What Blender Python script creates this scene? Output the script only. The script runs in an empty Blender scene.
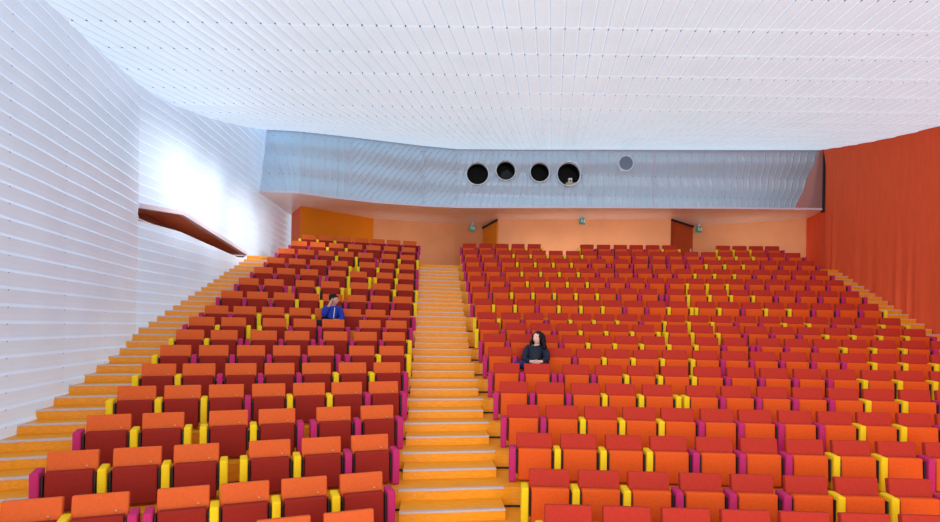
import bpy, bmesh, math, random
from mathutils import Vector, Matrix
from math import sin, cos, pi, radians, floor

C = bpy.context.scene.collection
random.seed(4)
EYE = 2.48          # camera height above the lowest floor; every z below is written relative to the eye, then lifted
def W(x, y, z): return Vector((x, y, z + EYE))

# ------------------------------------------------------------------ materials
def new_mat(name, col, rough=.6, spec=.5, metal=0.0, coat=0.0, noise=None, bump=None, emit=None):
    """procedural principled material; noise=(scale, amount, stretch) varies the colour, bump=(scale, strength, dist)"""
    m = bpy.data.materials.new(name); m.use_nodes = True
    nt = m.node_tree; b = nt.nodes['Principled BSDF']
    b.inputs['Base Color'].default_value = (*col, 1)
    b.inputs['Roughness'].default_value = rough
    b.inputs['Specular IOR Level'].default_value = spec
    b.inputs['Metallic'].default_value = metal
    b.inputs['Coat Weight'].default_value = coat
    b.inputs['Coat Roughness'].default_value = .12
    tc = nt.nodes.new('ShaderNodeTexCoord')
    if noise:
        sc, amt, st = noise
        mp = nt.nodes.new('ShaderNodeMapping'); mp.inputs['Scale'].default_value = st
        nt.links.new(tc.outputs['Object'], mp.inputs['Vector'])
        n = nt.nodes.new('ShaderNodeTexNoise'); n.inputs['Scale'].default_value = sc; n.inputs['Detail'].default_value = 4
        nt.links.new(mp.outputs['Vector'], n.inputs['Vector'])
        r = nt.nodes.new('ShaderNodeValToRGB')
        r.color_ramp.elements[0].position = .3; r.color_ramp.elements[1].position = .7
        r.color_ramp.elements[0].color = (*[max(0, c * (1 - amt)) for c in col], 1)
        r.color_ramp.elements[1].color = (*[min(1, c * (1 + amt)) for c in col], 1)
        nt.links.new(n.outputs['Fac'], r.inputs['Fac']); nt.links.new(r.outputs['Color'], b.inputs['Base Color'])
    if bump:
        n2 = nt.nodes.new('ShaderNodeTexNoise'); n2.inputs['Scale'].default_value = bump[0]
        nt.links.new(tc.outputs['Object'], n2.inputs['Vector'])
        bp = nt.nodes.new('ShaderNodeBump'); bp.inputs['Strength'].default_value = bump[1]; bp.inputs['Distance'].default_value = bump[2]
        nt.links.new(n2.outputs['Fac'], bp.inputs['Height']); nt.links.new(bp.outputs['Normal'], b.inputs['Normal'])
    if emit:
        b.inputs['Emission Color'].default_value = (*emit[0], 1); b.inputs['Emission Strength'].default_value = emit[1]
    return m
def S(r, g, b):     # sRGB 0..255 -> linear
    f = lambda c: (c / 255) / 12.92 if c <= 10.3 else ((c / 255 + .055) / 1.055) ** 2.4
    return (f(r), f(g), f(b))
one = (1, 1, 1)
M = dict(
    orange_fabric_lit=new_mat('orange_fabric_lit', S(216, 96, 44), .9, .2, noise=(40, .06, one), bump=(300, .25, .004)),  # backrest orange, paled in the colour for top light and sheen
    red_fabric=new_mat('red_fabric', S(146, 38, 28), .9, .2, noise=(40, .07, one), bump=(300, .25, .004)),
    deep_orange_fabric=new_mat('deep_orange_fabric', S(222, 88, 28), .9, .2, noise=(40, .06, one), bump=(300, .25, .004)),
    red_fabric_lit=new_mat('red_fabric_lit', S(180, 52, 38), .9, .2, noise=(40, .07, one), bump=(300, .25, .004)),  # same red, lightened in the colour as the leaning backs catch light
    magenta_fabric=new_mat('magenta_fabric', S(190, 42, 104), .85, .25, noise=(60, .05, one), bump=(300, .2, .003)),
    yellow_fabric=new_mat('yellow_fabric', S(242, 204, 24), .85, .25, noise=(60, .04, one), bump=(300, .2, .003)),
    black_metal=new_mat('black_metal', S(24, 20, 24), .5),
    tag_metal=new_mat('tag_metal', S(214, 170, 130), .4),
    step_wood=new_mat('step_wood', S(236, 152, 18), .45, .35, coat=.08, noise=(6, .10, (1, 8, 8))),
    floor_wood=new_mat('floor_wood', S(234, 150, 20), .48, .35, coat=.06, noise=(5, .10, (1, 7, 7))),
    nosing=new_mat('nosing', S(196, 182, 180), .34, .5, noise=(30, .05, one)),
    black_trim=new_mat('black_trim', S(26, 20, 22), .7),
    ceiling_panel=None, wall_panel=None,
    gallery_panel=None,
    soffit=new_mat('soffit_paint', S(255, 242, 238), .28, .6, noise=(2.2, .05, one)),
    lip=new_mat('lip_paint', S(214, 206, 220), .35, .6),
    back_orange=new_mat('back_orange', S(238, 170, 118), .7, .3, noise=(1.2, .06, one)),
    back_orange_deep=new_mat('back_orange_deep', S(238, 142, 18), .6, .3, noise=(1.0, .06, one)),
    back_red=new_mat('back_red', S(238, 100, 30), .6, .3, noise=(1.5, .06, one)),
    door_orange=new_mat('door_orange', S(238, 150, 24), .55, .3, noise=(1.5, .05, one)),
    door_red=new_mat('door_red', S(176, 76, 32), .6, .3, noise=(2, .08, one)),
    wall_red=new_mat('wall_red', S(244, 102, 62), .95, .1, noise=(9, .045, (1, 1, .2)), bump=(60, .3, .01)),
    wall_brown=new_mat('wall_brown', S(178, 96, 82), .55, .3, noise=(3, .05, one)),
    slot_brown=new_mat('slot_brown', S(150, 98, 74), .4, .5, noise=(3, .18, (.3, 3, 3))),
    slot_red=new_mat('slot_red', S(222, 112, 66), .35, .5, noise=(3, .12, (.3, 3, 3))),
    rim=new_mat('porthole_rim', S(222, 228, 232), .4),
    dark=new_mat('dark_interior', S(2, 2, 4), .7),
    pane=new_mat('dark_pane', S(10, 10, 16), .12, .5),
    grey_pane=new_mat('grey_pane', S(112, 122, 140), .4),
    lens=new_mat('lens_glass', S(120, 130, 160), .08, .8),
    white=new_mat('white_plastic', S(232, 234, 240), .4),
    beige=new_mat('beige_box', S(206, 180, 130), .6),
    teal=new_mat('teal_sign', S(18, 134, 124), .35, emit=(S(20, 150, 135), .18)),
    teal_dark=new_mat('teal_sign_side', S(18, 110, 104), .4),
    skin=new_mat('skin', S(232, 186, 166), .55, .4, noise=(30, .04, one)),
    skin2=new_mat('skin_tan', S(206, 160, 138), .55, .4, noise=(30, .04, one)),
    hair=new_mat('dark_hair', S(12, 9, 11), .6, .3, noise=(60, .3, (1, 1, .3))),
    navy=new_mat('navy_jacket', S(26, 32, 50), .7, .3, noise=(25, .15, one)),
    blue=new_mat('blue_jacket', S(26, 52, 160), .7, .3, noise=(25, .12, one)),
    jeans=new_mat('indigo_jeans', S(44, 46, 110), .8, .2, noise=(60, .12, one)),
    dark_trousers=new_mat('dark_trousers', S(28, 32, 44), .8, .2, noise=(60, .12, one)),
    shoe=new_mat('dark_shoe', S(22, 22, 24), .4),
    eye_white=new_mat('eye_white', S(240, 236, 232), .2), iris=new_mat('iris', S(40, 26, 20), .2),
    lips=new_mat('lips', S(180, 90, 88), .45),
)

def panel_material(name, col, rough, coat, dots=None, glow=0, seam=None):
    """painted sheet metal, faintly mottled; dots = (axis for the columns, pitch, axis for the rows, pitch, slope) marks the screws along each fixing line"""
    m = new_mat(name, col, rough, .5, coat=coat, noise=(1.3, .03, one), emit=(col, glow) if glow else None)   # emission added to brighten the sheets, as if backlit
    nt = m.node_tree; b = nt.nodes['Principled BSDF']
    src = b.inputs['Base Color'].links[0].from_socket
    if dots:
        N = nt.nodes.new; L = nt.links.new
        uv = N('ShaderNodeUVMap'); uv.uv_map = 'sheet'
        sep = N('ShaderNodeSeparateXYZ'); L(uv.outputs['UV'], sep.inputs['Vector'])
        def cell(sock, r):
            a = N('ShaderNodeMath'); a.operation = 'FRACT'; L(sock, a.inputs[0])
            c = N('ShaderNodeMath'); c.operation = 'SUBTRACT'; L(a.outputs[0], c.inputs[0]); c.inputs[1].default_value = .5
            d = N('ShaderNodeMath'); d.operation = 'ABSOLUTE'; L(c.outputs[0], d.inputs[0])
            e = N('ShaderNodeMath'); e.operation = 'LESS_THAN'; L(d.outputs[0], e.inputs[0]); e.inputs[1].default_value = r
            return e.outputs[0]
        u = cell(sep.outputs['X'], dots[0]); v = cell(sep.outputs['Y'], dots[1])
        if seam:                                          # the lapped joint of one sheet over the next
            s = cell(sep.outputs['X'], .045)
            ms = N('ShaderNodeMix'); ms.data_type = 'RGBA'
            L(s, ms.inputs[0]); L(src, ms.inputs[6]); ms.inputs[7].default_value = (*seam, 1); src = ms.outputs[2]
        mu = N('ShaderNodeMath'); mu.operation = 'MULTIPLY'; L(u, mu.inputs[0]); L(v, mu.inputs[1])
        mx = N('ShaderNodeMix'); mx.data_type = 'RGBA'
        L(mu.outputs[0], mx.inputs[0]); L(src, mx.inputs[6]); mx.inputs[7].default_value = (*dots[2], 1)
        L(mx.outputs[2], b.inputs['Base Color'])
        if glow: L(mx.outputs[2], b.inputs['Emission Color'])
    return m
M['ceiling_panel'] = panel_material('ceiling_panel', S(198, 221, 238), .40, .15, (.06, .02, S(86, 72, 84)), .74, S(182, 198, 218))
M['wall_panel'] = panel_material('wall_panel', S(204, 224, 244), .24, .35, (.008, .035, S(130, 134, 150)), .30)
M['gallery_panel'] = panel_material('gallery_panel', S(190, 209, 223), .32, .3, (.05, .018, S(90, 104, 122)))

# ------------------------------------------------------------------ mesh helpers
def link_mesh(name, me, mats, parent=None, smooth=False):
    o = bpy.data.objects.new(name, me); C.objects.link(o)
    for m in (mats if isinstance(mats, (list, tuple)) else [mats]):
        if m is not None and m.name not in [x.name for x in me.materials if x]: me.materials.append(m)
    if parent: o.parent = parent
    if smooth:
        for p in me.polygons: p.use_smooth = True
    return o
def to_mesh(name, bm):
    me = bpy.data.meshes.new(name); bm.normal_update(); bm.to_mesh(me); bm.free(); return me
def obj(name, bm, mats, parent=None, smooth=False): return link_mesh(name, to_mesh(name, bm), mats, parent, smooth)
def poly(bm, pts, mi=0):
    f = bm.faces.new([bm.verts.new(p) for p in pts]); f.material_index = mi; return f
def box(bm, lo, hi, bevel=0, seg=2, mat=None, mi=0, bevel_all=True):
    lo, hi = Vector(lo), Vector(hi); c = (lo + hi) / 2; s = hi - lo
    g = bmesh.ops.create_cube(bm, size=1)
    for v in g['verts']: v.co = Vector((v.co.x * s.x, v.co.y * s.y, v.co.z * s.z)) + c
    vs = g['verts']
    fs = list({f for v in vs for f in v.link_faces})
    for f in fs: f.material_index = mi
    if bevel:
        es = list({e for v in vs for e in v.link_edges})
        r = bmesh.ops.bevel(bm, geom=es, offset=bevel, segments=seg, profile=.6, affect='EDGES')
        vs = list({v for f in r['faces'] for v in f.verts} | {v for v in vs if v.is_valid})
    if mat is not None:
        for v in vs: v.co = mat @ v.co
    return vs
def prism(bm, foot, z0, z1, mi=0):
    """upright block over a plan polygon [(x, y)...] given anticlockwise"""
    a = [bm.verts.new(W(x, y, z0)) for x, y in foot]; b = [bm.verts.new(W(x, y, z1)) for x, y in foot]
    n = len(foot)
    for i in range(n):
        f = bm.faces.new((a[i], a[(i + 1) % n], b[(i + 1) % n], b[i])); f.material_index = mi
    bm.faces.new(b).material_index = mi; bm.faces.new(a[::-1]).material_index = mi
def tube(bm, p, q, r0, r1=None, n=12, cap=True):
    p, q = Vector(p), Vector(q); d = q - p; r1 = r0 if r1 is None else r1
    u = d.orthogonal().normalized(); v = d.normalized().cross(u)
    A = [bm.verts.new(p + r0 * (u * cos(2 * pi * i / n) + v * sin(2 * pi * i / n))) for i in range(n)]
    B = [bm.verts.new(q + r1 * (u * cos(2 * pi * i / n) + v * sin(2 * pi * i / n))) for i in range(n)]
    for i in range(n): bm.faces.new((A[i], A[(i + 1) % n], B[(i + 1) % n], B[i]))
    if cap: bm.faces.new(B); bm.faces.new(A[::-1])
def tag(o, label=None, cat=None, group=None, kind=None):
    if label: o['label'] = label
    if cat: o['category'] = cat
    if group: o['group'] = group
    if kind: o['kind'] = kind
    return o
def thing(name, loc, label, cat, group=None, rotz=0):
    o = bpy.data.objects.new(name, None); C.objects.link(o); o.empty_display_size = .2
    o.location = loc; o.rotation_euler = (0, 0, rotz); return tag(o, label, cat, group)
def copy_part(src, parent, name=None):
    c = src.copy(); C.objects.link(c); c.parent = parent
    for ch in src.children:
        g = ch.copy(); C.objects.link(g); g.parent = c
    return c
def struct(name, bm, mats, smooth=False):
    return tag(obj(name, bm, mats, None, smooth), kind='structure')
def interp(x, pts):
    """piecewise linear through [(x, y)...]"""
    if x <= pts[0][0]: return pts[0][1]
    for (a, b), (c, d) in zip(pts, pts[1:]):
        if x <= c: return b + (d - b) * (x - a) / (c - a)
    return pts[-1][1]
WORDS = 'zero first second third fourth fifth sixth seventh eighth ninth tenth eleventh twelfth thirteenth fourteenth fifteenth sixteenth seventeenth eighteenth nineteenth twentieth'.split()

# ------------------------------------------------------------------ plan of the rake
ZT = [0, -1.672, -1.551, -1.312, -1.077, -.836, -.601, -.356, -.116, .123, .367, .727, 1.09, 1.449, 1.804, 2.179, 2.534, 2.87]   # top of the backs, row 1..17
ZP = {9: -.46}                                            # platform levels
for r in range(8, -1, -1): ZP[r] = ZP[r + 1] - (.237 if r >= 2 else .12)
for r in range(10, 18): ZP[r] = ZP[r - 1] + .358
LAND = 1.95                                               # landing at the head of the stairs
OFF = .45                                                 # platform front edge ahead of the line of the backs
def row_line(b, r):
    th = radians(-19.912 + .3171 * (r - 9)) if b == 'L' else radians(2.727 + .0286 * (r - 9))
    d = 12.917 + .9039 * (r - 9) if b == 'L' else 12.708 + .8911 * (r - 9)
    return th, d
def on_row(b, r, t, fwd=0):
    th, d = row_line(b, r)
    return (t * cos(th) - fwd * sin(th), d - t * sin(th) - fwd * cos(th))
def front_y(b, r, x, off=OFF):
    """y of the platform front line of row r (may be fractional) at plan x"""
    th, d = row_line(b, r)
    return (d * cos(th) - off - x * sin(th)) / cos(th)
def wall_left_x(y): return -6.34 if y >= 11 else -6.34 + .2 * (11 - y)
WR = [(1, 8.6), (13.1, 10.53), (18.5, 11.3), (20.2, 11.66), (21, 11.8)]
def wall_right_x(y): return interp(y, WR)
def wall_right_hit(b, r, off=OFF):
    x = 10
    for _ in range(20): x = wall_right_x(front_y('R', r, x, off))
    return x
def wall_left_hit(r, off=OFF):
    x = -6
    for _ in range(20): x = wall_left_x(front_y('L', r, x, off))
    return x
def aisle_l(r): return -.70 - .066 * r       # inner ends of the two blocks at row r
def aisle_r(r): return .72 - .064 * r
SEATS = [
    ('L', 1, [-1.94, -1.38], 'Y M M'),
    ('L', 2, [-4.3, -3.79, -3.12, -2.58, -2.02, -1.44], 'M Y MM Y Y Y M'),
    ('L', 3, [-4.53, -3.96, -3.4, -2.65, -2.08, -1.51], 'M Y Y YY Y M M'),
    ('L', 4, [-4.71, -4.15, -3.43, -2.86, -2.15, -1.57], 'M Y YY Y MM M M'),
    ('L', 5, [-4.89, -4.35, -3.81, -3.26, -2.71, -2.17, -1.62], 'Y Y Y M Y Y M M'),
    ('L', 6, [-5.07, -4.54, -3.96, -3.4, -2.84, -2.27, -1.7], 'Y Y M M M Y Y M'),
    ('L', 7, [-5.27, -4.71, -4.14, -3.57, -3.0, -2.29, -1.75], 'Y M M M M MM Y Y'),
    ('L', 8, [-5.46, -4.91, -4.24, -3.66, -2.96, -2.39, -1.83], 'Y Y MM M MM M M Y'),
    ('L', 9, [-5.66, -5.1, -4.35, -3.77, -3.21, -2.46, -1.9], 'M Y YY M M MM M M'),
    ('L', 10, [-5.77, -5.23, -4.67, -4.12, -3.59, -3.04, -2.49, -1.93], 'M M Y Y Y M M M M'),
    ('L', 11, [-5.83, -5.3, -4.73, -4.18, -3.65, -3.09, -2.54, -1.98], 'M M M Y Y M M M Y'),
    ('L', 12, [-5.81, -5.24, -4.52, -3.92, -3.2, -2.64, -2.04], 'M M MM Y YY M Y Y'),
    ('L', 13, [-5.79, -5.24, -4.67, -3.96, -3.4, -2.7, -2.12], 'M M M MM Y YY Y M'),
    ('L', 14, [-5.78, -5.23, -4.67, -4.1, -3.33, -2.78, -2.2], 'M M M M YY Y Y M'),
    ('L', 15, [-5.79, -5.25, -4.68, -4.12, -3.54, -2.84, -2.27], 'M M M Y Y MM Y Y'),
    ('L', 16, [-5.7, -5.16, -4.6, -4.03, -3.46, -2.91, -2.34], 'M M Y Y M M M M'),
    ('L', 17, [-5.67, -5.14, -4.58, -4.0, -3.47, -2.94, -2.39], 'Y Y Y M M M M M'),
    ('R', 1, [0.74, 1.29, 1.84, 2.39, 2.93, 3.48, 4.03], 'Y Y M Y M Y M Y'),
    ('R', 2, [0.68, 1.22, 1.76, 2.32, 2.87, 3.44, 3.97, 4.53], 'Y Y Y M M M Y Y M'),
    ('R', 3, [0.61, 1.16, 1.72, 2.27, 2.83, 3.37, 3.92, 4.48, 5.02, 5.58], 'M Y Y Y M M M Y Y M M'),
    ('R', 4, [0.55, 1.09, 1.63, 2.16, 2.69, 3.23, 3.75, 4.29, 4.82, 5.35, 5.89, 6.41], 'M M Y Y Y M M M M Y Y M M'),
    ('R', 5, [0.48, 1.04, 1.59, 2.13, 2.69, 3.36, 3.89, 4.43, 4.96, 5.49, 6.01, 6.55, 7.09], 'M M M Y Y YY M M M M Y Y M M'),
    ('R', 6, [0.42, 0.94, 1.6, 2.15, 2.7, 3.26, 3.81, 4.36, 4.91, 5.46, 6.01, 6.57, 7.12, 7.68], 'M M MM M Y Y Y M M M M Y Y Y M'),
    ('R', 7, [0.35, 0.89, 1.45, 1.99, 2.52, 3.04, 3.57, 4.12, 4.64, 5.16, 5.71, 6.25, 6.77, 7.31, 7.84, 8.37], 'M M M M Y Y Y Y M M M M M Y Y Y Y'),
    ('R', 8, [0.28, 0.81, 1.34, 1.87, 2.41, 2.92, 3.46, 3.98, 4.51, 5.05, 5.71, 6.25, 6.8, 7.36, 7.92, 8.49, 9.05], 'M M M M Y Y Y Y Y M MM M M Y Y Y M M'),
    ('R', 9, [0.21, 0.78, 1.32, 1.88, 2.43, 2.97, 3.52, 4.23, 4.77, 5.31, 5.88, 6.43, 6.99, 7.55, 8.09, 8.63, 9.16], 'Y M M M Y Y Y YY Y Y M M M Y Y Y Y M'),
    ('R', 10, [0.17, 0.73, 1.26, 1.82, 2.36, 2.89, 3.42, 3.95, 4.49, 5.02, 5.54, 6.08, 6.61, 7.14, 7.67, 8.22, 8.75, 9.28], 'Y Y M M Y Y Y M Y Y Y M M Y Y M M Y Y'),
    ('R', 11, [0.1, 0.62, 1.16, 1.69, 2.22, 2.76, 3.28, 3.81, 4.34, 4.87, 5.53, 6.08, 6.63, 7.17, 7.73, 8.29, 8.84, 9.4], 'M Y Y M Y Y Y M M Y YY Y M Y Y M M M Y'),
    ('R', 12, [0.04, 0.58, 1.14, 1.69, 2.25, 2.8, 3.35, 3.89, 4.42, 5.12, 5.66, 6.2, 6.74, 7.3, 7.87, 8.41, 8.97, 9.52], 'M M Y Y Y Y Y M M MM Y Y Y Y M M M M M'),
    ('R', 13, [-0.03, 0.52, 1.08, 1.62, 2.18, 2.71, 3.27, 3.81, 4.35, 4.88, 5.42, 5.95, 6.48, 7.01, 7.54, 8.07, 8.6, 9.14, 9.68], 'M M M Y Y Y Y M M M M Y Y Y M M M M M M'),
    ('R', 14, [-0.11, 0.44, 1.0, 1.55, 2.09, 2.63, 3.18, 3.73, 4.26, 4.82, 5.38, 5.94, 6.5, 7.05, 7.61, 8.16, 8.71, 9.24, 9.79], 'M M M Y Y Y Y M M M M M Y Y Y M M M M M'),
    ('R', 15, [-0.16, 0.39, 0.93, 1.48, 2.03, 2.58, 3.13, 3.69, 4.38, 4.95, 5.5, 6.05, 6.61, 7.16, 7.71, 8.26, 8.8, 9.35, 9.89], 'M M M Y Y Y Y M MM M M M M Y Y Y M M M M'),
    ('R', 16, [-0.22, 0.33, 0.88, 1.43, 1.98, 2.52, 3.07, 3.61, 4.15, 4.69, 5.23, 5.77, 6.3, 6.83, 7.37, 7.9, 8.43, 8.95, 9.48, 10.0], 'M M M Y Y Y Y Y M M M M M M M Y Y Y M M M'),
    ('R', 17, [-0.29, 0.27, 0.82, 1.37, 1.92, 3.69, 4.25, 4.81, 5.34, 5.88, 6.43, 8.2, 8.74, 9.28, 9.8], 'M M M Y Y Y|Y M M M M Y Y|Y Y Y M M'),
]
LEFT_END = {r: on_row('L', r, ts[0] - .10)[0] for b, r, ts, a in SEATS if b == 'L'}
RIGHT_END = {r: on_row('R', r, ts[-1] + .56)[0] for b, r, ts, a in SEATS if b == 'R'}
LIGHT = dict(world=.75, sun=1.3, up=120, flood=430, wash=900, slot=16, back=13)

# ------------------------------------------------------------------ floor: the stepped platforms and the landing
def front_line(r):
    xl, xr = wall_left_hit(r) - .12, wall_right_hit('R', r) + .12
    al, ar = aisle_l(r), aisle_r(r)
    return [(xl, front_y('L', r, xl)), (al, front_y('L', r, al)), (ar, front_y('R', r, ar)), (xr, front_y('R', r, xr))]
bm = bmesh.new()
strip = bmesh.new()
prev = [(-6, .5), (-1, .5), (1, .5), (10, .5)]
prev_z = ZP[0]
for r in range(1, 17):
    z = ZP[r] if r <= 15 else LAND
    cur = front_line(r) if r <= 15 else front_line(15.72)
    for i in range(3):
        a, b, c, d = prev[i], prev[i + 1], cur[i + 1], cur[i]
        poly(bm, [W(*a, prev_z), W(*b, prev_z), W(*c, prev_z), W(*d, prev_z)])
        if r <= 15 or True:
            poly(bm, [W(*d, prev_z), W(*c, prev_z), W(*c, z), W(*d, z)])
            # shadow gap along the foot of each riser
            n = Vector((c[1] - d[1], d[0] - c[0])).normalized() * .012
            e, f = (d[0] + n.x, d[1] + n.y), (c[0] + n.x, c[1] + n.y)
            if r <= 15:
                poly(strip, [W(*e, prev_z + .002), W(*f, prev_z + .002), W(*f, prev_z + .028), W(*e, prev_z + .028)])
    prev, prev_z = cur, z
far = [(-7, 24.5), (-1.7, 24.5), (-.4, 24.5), (13, 24.5)]
for i in range(3):
    poly(bm, [W(*prev[i], LAND), W(*prev[i + 1], LAND), W(*far[i + 1], LAND), W(*far[i], LAND)])
# the two top tiers stand on the landing, one pair for each block
for r in (16, 17):
    z0 = ZP[16] if r == 17 else LAND
    back = 1.05
    xa, xb = LEFT_END[r] - .03, aisle_l(r)
    prism(bm, [(xa, front_y('L', r, xa)), (xb, front_y('L', r, xb)), (xb, front_y('L', 18, xb)), (xa + .35, front_y('L', 18, xa + .35))], z0, ZP[r])
    xa, xb = aisle_r(r), RIGHT_END[r] + (.0 if r == 16 else .25)
    prism(bm, [(xa, front_y('R', r, xa)), (xb, front_y('R', r, xb)), (xb, front_y('R', 18, xb)), (xa, front_y('R', 18, xa))], z0, ZP[r])
struct('floor', bm, M['floor_wood'])
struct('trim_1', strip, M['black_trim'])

# ------------------------------------------------------------------ stairs
def lerp(a, b, t): return (a[0] + (b[0] - a[0]) * t, a[1] + (b[1] - a[1]) * t)
def step(parent, a, b, c, d, z0, z1, lights=False, raised=True):
    """one step: plan corners front a-b, back c-d (c behind b); z0..z1; nosing along a-b"""
    bm = bmesh.new(); prism(bm, [a, b, c, d], z0, z1)
    s = obj('step', bm, M['step_wood'], parent)
    u = Vector((b[0] - a[0], b[1] - a[1])).normalized(); n = Vector((u.y, -u.x))
    bm = bmesh.new()
    ins = .0
    def p(q, k): return (q[0] + n.x * k, q[1] + n.y * k)
    prism(bm, [p(a, .006), p(b, .006), p(b, -.05), p(a, -.05)], z1 - .016, z1 + .004)
    obj('nosing', bm, M['nosing'], s)
    if lights:
        for k in (.13, .27):
            q = lerp(a, b, k); c0 = W(q[0], q[1], (z0 + z1) / 2)
            bm = bmesh.new(); tube(bm, c0 + Vector((n.x, n.y, 0)) * -.004, c0 + Vector((n.x, n.y, 0)) * .008, .011, n=10)
            obj('step_light', bm, M['tag_metal'], s)
    return s
def tread_levels(r):
    """levels between platform r and r+1"""
    z0, z1 = ZP[r], ZP[r + 1]
    n = 2 if z1 - z0 < .3 else 3
    return n, [(k / n, z0 + (z1 - z0) * k / n) for k in range(1, n)], (z1 - z0) / n

def stair_strip(parent, r, ends, lights, hw=None):
    """steps above platform r: ends(rr) -> the two plan points of the front line at (fractional) row rr"""
    n, subs, rise = tread_levels(r)
    a, b = ends(r); c2, d2 = ends(r + .42 / .9)
    # the platform's own step: a thin tread with its riser face, proud of the platform edge
    u = Vector((b[0] - a[0], b[1] - a[1])).normalized(); nn = Vector((u.y, -u.x)) * .014
    m = 1 / n - .03
    ba, bb = ends(r + m)
    step(parent, (a[0] + nn.x, a[1] + nn.y), (b[0] + nn.x, b[1] + nn.y), bb, ba, ZP[r] - .0, ZP[r] + .008, False) if False else None
    bm = bmesh.new()
    prism(bm, [(a[0] + nn.x, a[1] + nn.y), (b[0] + nn.x, b[1] + nn.y), b, a], ZP[r] - rise, ZP[r] + .004)
    s = obj('step', bm, M['step_wood'], parent)
    bm = bmesh.new(); k1, k2 = nn * 1.5, nn * -2.6
    prism(bm, [(a[0] + k1.x, a[1] + k1.y), (b[0] + k1.x, b[1] + k1.y), (b[0] + k2.x, b[1] + k2.y), (a[0] + k2.x, a[1] + k2.y)], ZP[r] - .014, ZP[r] + .008)
    obj('nosing', bm, M['nosing'], s)
    if lights:
        for k in (.15, .28):
            q = lerp(a, b, k); c0 = W(q[0], q[1], ZP[r] - rise * .5) + Vector((nn.x, nn.y, 0))
            bm = bmesh.new(); tube(bm, c0, c0 + Vector((nn.x, nn.y, 0)).normalized() * .008, .011, n=10)
            obj('step_light', bm, M['tag_metal'], s)
    if r >= 15:
        subs = [(1 / 3, ZP[15] + .12)]; n = 3
    for k, (fr, zz) in enumerate(subs):
        a, b = ends(r + fr); d, c = ends(r + .985)
        if r >= 15: d, c = ends(15.70)
        w = 1.0
        if hw:
            a, b, c, d = narrow(a, b, c, d, hw)
        step(parent, a, b, c, d, (ZP[r] if k == 0 else subs[k - 1][1]) + .001, zz, lights)
def narrow(a, b, c, d, hw):
    def n2(p, q):
        m = lerp(p, q, .5); u = Vector((q[0] - p[0], q[1] - p[1])).normalized()
        return (m[0] - u.x * hw, m[1] - u.y * hw), (m[0] + u.x * hw, m[1] + u.y * hw)
    a, b = n2(a, b); d, c = n2(d, c)
    return a, b, c, d
def centre_ends(rr):
    xa, xb = aisle_l(rr), aisle_r(rr)
    ya, yb = front_y('L', rr, xa), front_y('R', rr, xb)
    m = ((xa + xb) / 2, (ya + yb) / 2); u = Vector((xb - xa, yb - ya)).normalized() * .62
    return (m[0] - u.x, m[1] - u.y), (m[0] + u.x, m[1] + u.y)
st = thing('staircase', W(-.2, 5.0, ZP[0]), 'central staircase of orange wooden steps with pale nosings between the two seat blocks', 'stairs')
def world_parent(o, root):
    o.parent = root; o.matrix_parent_inverse = Matrix.Translation(-root.location)
def make_stair(root, fn):
    tmp = set(C.objects)
    fn(root)
    inv = Matrix.Translation(-root.location)
    for o in [o for o in C.objects if o not in tmp and o.parent == root]: o.matrix_parent_inverse = inv
make_stair(st, lambda root: [stair_strip(root, r, centre_ends, True, .585) for r in range(1, 16)])
def left_ends(rr):
    x0 = wall_left_hit(rr) + .01
    r0 = min(17, max(2, int(floor(rr + 1e-6)))); x1 = LEFT_END[r0] - .02
    return (x0, front_y('L', rr, x0)), (x1, front_y('L', rr, x1))
ls = thing('staircase', W(-6, 9, ZP[4]), 'side staircase of orange steps running up along the white corrugated wall', 'stairs')
make_stair(ls, lambda root: [stair_strip(root, r, left_ends, False) for r in range(3, 16)])
def right_ends(rr):
    x1 = wall_right_hit('R', rr) - .01
    r0 = min(17, max(8, int(floor(rr + 1e-6)))); x0 = RIGHT_END[r0] + .02
    return (x0, front_y('R', rr, x0)), (x1, front_y('R', rr, x1))
rs = thing('staircase', W(10, 12, ZP[9]), 'side staircase of orange steps climbing beside the red-orange fabric wall', 'stairs')
make_stair(rs, lambda root: [stair_strip(root, r, right_ends, False) for r in range(8, 16)])

# ------------------------------------------------------------------ theatre seats
def leaning(lo, hi, bevel, tilt, pivot, seg=3):
    bm = bmesh.new()
    m = Matrix.Translation(pivot) @ Matrix.Rotation(tilt, 4, 'X') @ Matrix.Translation(-Vector(pivot))
    box(bm, lo, hi, bevel, seg, m); return bm
def back_bm(): return leaning((-.223, -.04, .06), (.223, .035, .57), .017, radians(-9), (0, 0, .57))
def cushion_bm(): return leaning((-.205, -.20, .02), (.205, -.098, .404), .024, radians(-3), (0, -.15, .40))
def cushion_down_bm(): return leaning((-.203, -.47, .07), (.203, -.08, .18), .03, radians(3), (0, -.1, .12))
def arm_bm(bottom):
    bm = bmesh.new(); box(bm, (-.04, -.25, bottom), (.04, -.03, .426), .02, 3)
    for v in bm.verts:                                    # the top rail rolls over at the front
        if v.co.z > .38 and v.co.y < -.21: v.co.z -= .010
    return bm
def bracket_bm():
    bm = bmesh.new()
    box(bm, (-.262, -.10, .11), (.262, -.06, .32), .006, 1)
    for s in (-1, 1): box(bm, (s * .2205 - .0095, -.21, .10), (s * .2205 + .0095, -.08, .37), .004, 1)
    return bm
def tag_bm():
    bm = bmesh.new(); box(bm, (.118, -.085, .418), (.136, -.07, .430), .003, 1); return bm
me = {}
for fab in ('orange_fabric_lit', 'red_fabric', 'deep_orange_fabric', 'red_fabric_lit'):
    for nm, f in (('backrest', back_bm), ('seat', cushion_bm), ('seat_down', cushion_down_bm)):
        q = to_mesh(nm, f()); q.materials.append(M[fab]); me[nm, fab] = q
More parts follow.
